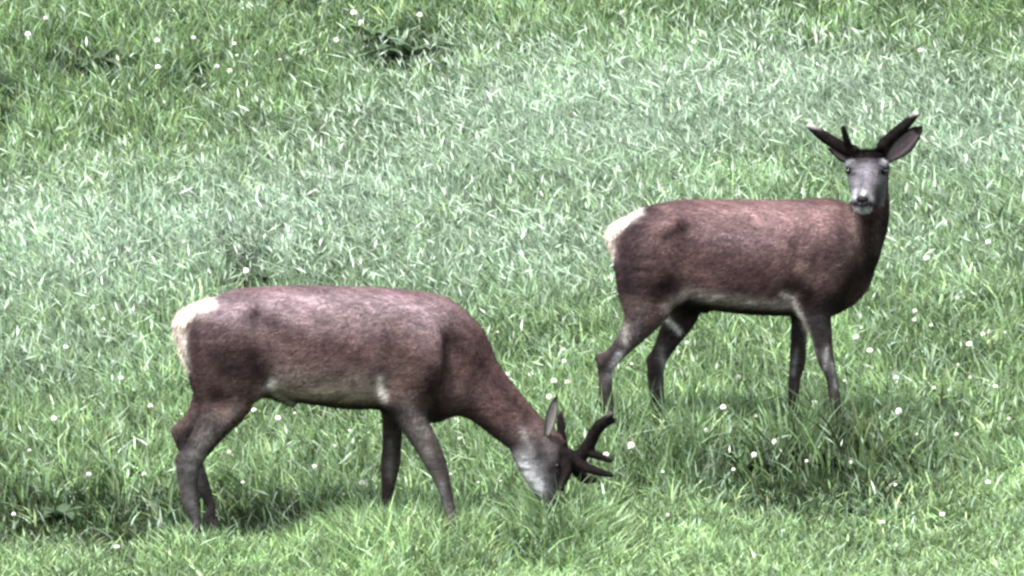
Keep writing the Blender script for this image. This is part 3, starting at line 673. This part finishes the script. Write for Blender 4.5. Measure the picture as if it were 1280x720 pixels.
def make_grass(name, x, y, head, tone, kind_short, rng, label, wscale=1., coarse=False):
    n = len(x); z = ground_z(x, y)
    px, py = Q(x, y, z)
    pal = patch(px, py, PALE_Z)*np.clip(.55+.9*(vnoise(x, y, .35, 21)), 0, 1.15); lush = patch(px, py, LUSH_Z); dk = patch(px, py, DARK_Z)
    tall = patch(px, py, TALL_Z)
    n1 = vnoise(x, y, .9, 31); n2 = vnoise(x, y, .28, 32)
    if kind_short:
        L = rng.uniform(.06, .13, n)*(.75+.5*n1)*(1+.9*tall); W = rng.uniform(.0024, .0052, n)
        lean = rng.uniform(.15, 1.0, n)*(1-.25*np.minimum(tall, 1))
    else:
        L = rng.uniform(.10, .22, n)*(.70+.55*n1)*(1-.2*dk)*(1+.7*tall); W = rng.uniform(.0024, .0060, n)
        lean = np.clip(rng.normal(.52, .36, n)*(1-.2*np.minimum(tall, 1))*(1-.25*lush)+.25*pal*rng.random(n), .03, 1.5)
        # prevailing wind lean to the left in the pale drift
        head = np.where(rng.random(n) < .35+.3*pal, rng.normal(math.pi*.85, .7, n), head)
    W = W*wscale
    # thinner, darker places: fewer blades
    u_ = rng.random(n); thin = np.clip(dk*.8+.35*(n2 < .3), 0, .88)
    keep = (u_ > thin) | (u_ < thin*.55); low = u_ < thin*.55        # low thatch where long blades are missing, shade painted into its colour
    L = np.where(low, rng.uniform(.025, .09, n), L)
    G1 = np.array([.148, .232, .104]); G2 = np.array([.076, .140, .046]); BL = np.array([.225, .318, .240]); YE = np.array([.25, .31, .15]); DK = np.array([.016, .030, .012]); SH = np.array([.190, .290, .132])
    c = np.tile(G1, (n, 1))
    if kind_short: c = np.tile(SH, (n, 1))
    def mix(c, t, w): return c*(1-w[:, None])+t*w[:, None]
    c = mix(c, G2, np.clip(lush*.75, 0, 1)); c = mix(c, BL, np.clip(pal*.85, 0, 1)); c = mix(c, DK, np.clip(dk*1.3, 0, 1)*(rng.random(n) < .78)*.92)  # DK mix paints the shade among the blades
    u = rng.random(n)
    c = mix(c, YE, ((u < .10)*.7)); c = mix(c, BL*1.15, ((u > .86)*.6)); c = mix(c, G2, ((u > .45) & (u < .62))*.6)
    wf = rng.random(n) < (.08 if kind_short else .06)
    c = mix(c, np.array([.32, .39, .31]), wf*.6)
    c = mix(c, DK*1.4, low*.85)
    c *= np.exp(.45*tone-.05+.45*(n2-.5)+.25*(n1-.5))[:, None]
    x, y, z, head, L, W, lean, c = [q[keep] for q in (x, y, z, head, L, W, lean, c)]; n = len(x)
    S_ = np.array([0, .5, 1.] if coarse else [0, .35, .7, 1.]); wid = np.array([.8, 1., 0.] if coarse else [.7, 1., .85, 0.]); NR = len(S_)-1; NV = 2*NR+1
    hx, hy = np.cos(head), np.sin(head); tw = rng.normal(0, .9, n); sx, sy = np.cos(head+math.pi/2+tw), np.sin(head+math.pi/2+tw)
    V = np.zeros((n, NV, 3), np.float32); vi = 0; kink = rng.normal(0, .28, n)
    C = np.zeros((n, NV, 3), np.float32)
    for i, s in enumerate(S_):
        bx = lean*L*s*s*.95; up = L*(s-.42*np.minimum(lean, 1.3)*s*s)
        cx = x+hx*bx+sx*kink*L*s*s; cy = y+hy*bx+sy*kink*L*s*s; cz = z-.01+up
        if i < NR:
            for sg in (-1, 1):
                V[:, vi, 0] = cx+sg*sx*W*wid[i]; V[:, vi, 1] = cy+sg*sy*W*wid[i]; V[:, vi, 2] = cz+sg*W*.3*tw*.4; C[:, vi] = c*(.8+.25*s); vi += 1
        else:
            V[:, vi] = np.stack([cx, cy, cz], 1); C[:, vi] = c*1.08
    b = (np.arange(n)*NV)[:, None]
    F4 = np.vstack([b+np.array([[2*i, 2*i+1, 2*i+3, 2*i+2]]) for i in range(NR-1)]); F3 = b+np.array([[2*NR-2, 2*NR-1, 2*NR]])
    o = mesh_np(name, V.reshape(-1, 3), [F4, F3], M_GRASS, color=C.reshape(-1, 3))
    tag(o, label, 'grass', kind='stuff')
    return o
def split_short(x, y):
    px, py = Q(x, y, ground_z(x, y)); return py > edge_py(px)+RNG.normal(0, 7, len(x))
rg = np.random.default_rng(5)
x, y, hd, tn = blades(300000, -2.9, 2.9, -1.4, 10.4, .7, 1)
sh = split_short(x, y)
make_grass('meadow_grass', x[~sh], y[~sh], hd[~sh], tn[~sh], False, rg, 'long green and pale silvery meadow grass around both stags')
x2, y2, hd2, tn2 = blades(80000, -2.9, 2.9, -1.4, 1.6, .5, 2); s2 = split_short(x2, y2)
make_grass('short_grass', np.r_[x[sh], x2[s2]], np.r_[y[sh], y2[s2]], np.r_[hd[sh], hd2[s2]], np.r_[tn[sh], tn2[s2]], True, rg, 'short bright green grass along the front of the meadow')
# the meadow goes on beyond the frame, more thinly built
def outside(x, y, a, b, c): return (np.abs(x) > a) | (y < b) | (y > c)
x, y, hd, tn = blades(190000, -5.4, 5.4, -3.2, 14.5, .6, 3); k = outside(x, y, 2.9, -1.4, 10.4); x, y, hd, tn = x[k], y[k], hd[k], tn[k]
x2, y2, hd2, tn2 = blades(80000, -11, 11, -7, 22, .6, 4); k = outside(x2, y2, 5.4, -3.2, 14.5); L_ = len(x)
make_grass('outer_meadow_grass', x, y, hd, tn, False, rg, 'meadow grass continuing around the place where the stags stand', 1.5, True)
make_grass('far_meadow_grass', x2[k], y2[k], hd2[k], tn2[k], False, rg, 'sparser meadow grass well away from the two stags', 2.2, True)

# seed heads in the pale drift: feathery spikes on thin stalks, beyond counting
def seed_heads(n, seed):
    rng = np.random.default_rng(seed); x = rng.uniform(-2.9, 2.9, n); y = rng.uniform(-.2, 10.3, n); px, py = Q(x, y, ground_z(x, y))
    w = .05+.95*patch(px, py, PALE_Z)*(.4+.9*vnoise(x, y, .4, 41)); k = (rng.random(n) < w) & (py < edge_py(px)-6); x, y = x[k], y[k]; n = len(x); z = ground_z(x, y)
    L = rng.uniform(.18, .32, n); hd = rng.normal(math.pi*.9, 1.7, n); ln = rng.uniform(.05, .95, n); hx, hy = np.cos(hd), np.sin(hd); ph = rng.uniform(0, math.pi, n)
    def pt(s): return np.stack([x+hx*ln*L*s*s, y+hy*ln*L*s*s, z+L*(s-.35*ln*s*s)], 1)
    sd = np.stack([np.cos(ph), np.sin(ph), 0*ph], 1)
    h0, h1, h2 = pt(.80), pt(.90), pt(1.02); ax = h2-h0; ax /= np.linalg.norm(ax, axis=1, keepdims=True); e = np.cross(ax, sd); w_ = rng.uniform(.0025, .0055, n)[:, None]
    V = np.stack([pt(0)-sd*.001, pt(0)+sd*.001, h0, h0, h1+sd*w_, h2, h1-sd*w_, h0, h1+e*w_, h2, h1-e*w_], 1)
    c = np.array([.30, .37, .29])*np.exp(rng.normal(0, .45, n))[:, None]; C = np.repeat(c[:, None], 11, 1); C[:, :3] *= .5
    b = (np.arange(n)*11)[:, None]
    o = mesh_np('grass_seed_heads', V.reshape(-1, 3), [np.vstack([b+np.array([[3, 4, 5, 6]]), b+np.array([[7, 8, 9, 10]])]), b+np.array([[0, 1, 2]])], M_GRASS, color=np.minimum(C.reshape(-1, 3), .8)); tag(o, 'pale feathery seed heads standing in the long meadow grass', 'grass', kind='stuff')
seed_heads(70000, 8)

# ================================================================== white clover flowers
def clover_proto(seed):
    rng = random.Random(seed); R = empty('clover_flower', (0, 0, 0)); hb = .0
    V = []; F = []; H = .24
    for k in range(54):      # florets over a ball
        t = (k+.5)/54; th = math.acos(1-1.75*t); ph = k*2.39996+rng.uniform(-.2, .2)
        d = Vector((math.sin(th)*math.cos(ph), math.sin(th)*math.sin(ph), math.cos(th))); u = d.orthogonal().normalized(); v = d.cross(u)
        r = .0125*rng.uniform(.85, 1.15); b = len(V); c = d*.004
        u = u*.0032; v = v*.0026
        for q in (c-u*.5, c+u*.5, c+d*r*.75+u, c+d*r*1.08+v*.3, c+d*r*.75-u): V.append(tuple(q))
        V.append(tuple(c+d*r*.7+v)); 
        F += [(b, b+1, b+2), (b, b+2, b+4), (b+4, b+2, b+3), (b, b+5, b+2), (b, b+4, b+5), (b+5, b+4, b+3), (b+5, b+3, b+2)]
    V = [(x_, y_, z_+H) for x_, y_, z_ in V]
    h = mesh_np('flower_head', V, [np.array(F)], M_PETAL, R, smooth=False)
    SV = []; SF = []
    for i in range(4):
        s = i/3
        for j in range(3):
            a_ = 2*math.pi*j/3; SV.append((math.cos(a_)*.0016+.02*s*(1-s), math.sin(a_)*.0016, H*s-.005))
    for i in range(3):
        for j in range(3): SF.append((i*3+j, i*3+(j+1) % 3, i*3+3+(j+1) % 3, i*3+3+j))
    mesh_np('stem', SV, [np.array(SF)], M_STEM, R)
    return R
SINGLE = {
    (448, 13): 'upper of two close white flowers in the dark weeds at the top edge', (448, 25): 'lower of two close white flowers in the dark weeds at the top edge',
    (310, 336): 'single white flower in the dark tuft above the grazing stag\'s back', (640, 467): 'big white clover nearest the neck of the grazing stag',
    (780, 553): 'white clover just right of the grazing stag\'s antler tips', (1134, 510): 'white clover at the right end of the dark grass band below the standing stag',
    (150, 680): 'white clover in the short grass left of the grazing stag\'s hind foot'}
FL = [(448, 13), (448, 25), (200, 48), (297, 67), (192, 81), (272, 80), (283, 85), (295, 52), (30, 40), (418, 47), (310, 336), (348, 72), (358, 70),
      (1229, 415), (1240, 412), (1256, 413), (1218, 426), (1067, 418), (1075, 407), (1085, 434), (953, 442), (862, 425), (1170, 482), (1188, 484), (1100, 499), (1134, 510), (967, 512),
      (877, 534), (1034, 540), (975, 549), (1005, 573), (1067, 575), (1156, 436), (1215, 468), (1024, 501), (945, 565), (1142, 397), (927, 469), (640, 467), (667, 465), (684, 473), (710, 475), (688, 492),
      (728, 493), (756, 463), (780, 553), (755, 566), (702, 448), (150, 680), (290, 562), (306, 575), (365, 513), (320, 510), (300, 600), (430, 690), (490, 700), (345, 520), (580, 545), (600, 600),
      (775, 12), (865, 60), (880, 68), (630, 5), (870, 50), (1270, 175), (1150, 60), (1235, 300), (1165, 290), (1160, 320), (150, 470), (35, 560), (165, 545), (60, 520), (110, 590), (190, 505),
      (395, 580), (420, 555), (450, 600), (560, 700), (700, 680), (830, 640), (1180, 640), (1240, 600), (1100, 650), (880, 480), (900, 505), (850, 500), (1120, 470), (1250, 480), (1200, 540), (1265, 520), (1150, 385), (1200, 370),
      (520, 545), (440, 535), (180, 590), (20, 640), (65, 700), (240, 45), (60, 20), (520, 15), (210, 125), (230, 300), (80, 430), (130, 410)]
_fr = random.Random(21)
for _ in range(44):
    _x = _fr.choice([_fr.uniform(560, 1275), _fr.uniform(10, 1275)]); _y = _fr.uniform(395, 712)
    if all(math.hypot(_x-a_, _y-b_) > 14 for a_, b_ in FL): FL.append((round(_x), round(_y)))
MARKS = [(235, 670, "the grazing stag's hind feet"), (525, 650, "the grazing stag's front feet"), (410, 515, "the grazing stag's belly"), (690, 630, "the grazing stag's muzzle"), (740, 550, "the grazing stag's antlers"),
         (215, 410, "the grazing stag's rump"), (400, 355, "the grazing stag's back"), (630, 460, "the grazing stag's neck"), (757, 490, "the standing stag's rear hind foot"), (820, 485, "the standing stag's far hind leg"),
         (1040, 495, "the standing stag's near front foot"), (920, 395, "the standing stag's belly"), (1090, 340, "the standing stag's chest"), (755, 290, "the standing stag's rump"), (1010, 160, "the standing stag's left antler"), (1150, 150, "the standing stag's right ear"),
         (520, 45, "the dark weed clump at the top"), (240, 100, "the small dark weed in the upper left"), (1185, 478, "the pale leafy weed at the right"), (305, 335, "the dark weed above the rump"), (935, 560, "the dark band of weeds"), (0, 0, "the upper left corner"), (0, 719, "the lower left corner"), (1279, 719, "the lower right corner"), (1279, 0, "the upper right corner")]
NTH = ['', 'second ', 'third ', 'fourth ', 'fifth ', 'sixth ', 'seventh ', 'eighth ', 'ninth ', 'tenth ', 'eleventh ', 'twelfth ', 'thirteenth ', 'fourteenth ', 'fifteenth ', 'sixteenth ']
def region(px, py):
    if py < 110: return 'white flowers at the top of the meadow'
    if py > 625: return 'white clover in the short front grass'
    if px < 620: return 'white clover around the grazing stag' if py > 380 else 'white flowers above the grazing stag'
    if px < 800: return 'white clover between the stags'
    return 'white clover around the standing stag'
def flower_labels(FL):
    out = {}; bins = {}
    for p_ in FL:
        if p_ in SINGLE: continue
        m = min(MARKS, key=lambda q: math.hypot(q[0]-p_[0], q[1]-p_[1])); dx, dy = p_[0]-m[0], p_[1]-m[1]
        side = ('to the right of' if dx > 0 else 'to the left of') if abs(dx) > abs(dy) else ('below' if dy > 0 else 'above')
        bins.setdefault((m[2], side), []).append((math.hypot(dx, dy), p_))
    for (nm, side), l in bins.items():
        for k, (d, p_) in enumerate(sorted(l)):
            out[p_] = ('white clover flower ' + side + ' ' + nm) if len(l) == 1 else ('white flower ' + side + ' ' + nm + ', ' + NTH[k] + 'nearest')
    return out
FLAB = flower_labels(FL)
protos = [clover_proto(1), clover_proto(2)]; used = [False, False]
rr_ = random.Random(4)
for i, (px, py) in enumerate(FL):
    k = i % 2; o = protos[k] if not used[k] else copy_tree(protos[k]); used[k] = True
    s = rr_.uniform(.8, 1.0) if (px, py) in SINGLE else (rr_.uniform(.35, .8) if i < 105 else rr_.uniform(.3, .5))
    short = py > 640
    sz = s*(.5 if short else 1.)
    g = at(px, py, .24*sz+(.03 if not short else .0))
    o.location = (g[0], g[1], g[2]+(.03 if not short else 0)-.01); o.rotation_euler = (rr_.uniform(-.15, .15), rr_.uniform(-.15, .15), rr_.uniform(0, 6.3)); o.scale = (s*1.05, s*1.05, sz)
    if short: o.scale = (s*.9, s*.9, sz)
    lb, gp = FLAB.get((px, py)), region(px, py)
    if (px, py) in SINGLE: o['label'] = SINGLE[(px, py)]; o['category'] = 'flower'; o['group'] = gp
    else: tag(o, lb, 'flower', gp)

# ================================================================== broad-leaved weeds (dark rosettes)
def weed(px, py, size, nleaf, label, seed, tone=1., group='broad leaved weeds in the meadow'):
    rng = random.Random(seed); g = at(px, py, size*.6); R = empty('broadleaf_weed', g.tolist()); tag(R, label, 'weed', group)
    for k in range(nleaf):
        a_ = k*2.4+rng.uniform(-.3, .3); t = rng.random(); L = size*rng.uniform(.55, 1.); w = L*rng.uniform(.14, .22); rise = rng.uniform(.4, 1.15)
        V = []; F = []; NS = 7
        for i in range(NS):
            s = i/(NS-1); r = L*s*math.cos(rise*(1-.9*s)); z_ = L*(math.sin(rise)*s-.55*s*s)+.02
            ww = w*math.sin(math.pi*min(1, (s*.92+.06)))**.8*(1+.12*math.sin(9*s+k)); wav = .1*w*math.sin(8*s+k)
            c_, s_ = math.cos(a_), math.sin(a_)
            for v, dz in ((-1, .35*ww+wav), (0, 0), (1, .35*ww-wav)):
                V.append((r*c_-v*ww*s_, r*s_+v*ww*c_, z_+dz))
        for i in range(NS-1):
            for j in range(2): q = i*3+j; F.append((q, q+1, q+4, q+3))
        cc = np.array((.034, .060, .026))*tone*rng.uniform(.7, 1.5)
        mesh_np('leaf', V, [np.array(F)], M_LEAF, R, color=np.tile(cc, (len(V), 1)))
weed(512, 42, .26, 16, 'dark leafy weed clump below the top edge, nearest the two close white flowers', 1)
weed(545, 62, .24, 14, 'dark leafy weed at the lower right of the top clump', 2, .8)
weed(470, 25, .20, 12, 'leafy weed at the left of the top clump', 3, 1.3)
weed(305, 330, .20, 14, 'dark leafy weed in the pale grass above the grazing stag\'s rump', 4, 1.)
weed(240, 100, .17, 12, 'small dark upright weed alone in the upper left grass', 5, .6)
weed(1185, 478, .18, 14, 'low leafy weed with pale leaves right of the standing stag', 6, 2.4)
weed(115, 55, .24, 12, 'leafy weed near the upper left corner', 7, 1.)
weed(935, 560, .16, 12, 'dark weed in the shaded band below the standing stag\'s belly', 8, 1.1)
weed(1045, 555, .17, 12, 'dark weed in the shaded band below the standing stag\'s forefeet', 9, 1.1)
weed(75, 625, .17, 12, 'dark weed at the left end of the long grass edge', 10, 1.)
weed(655, 688, .12, 10, 'small dark weed in the short grass below the grazing stag\'s head', 11, 1.)
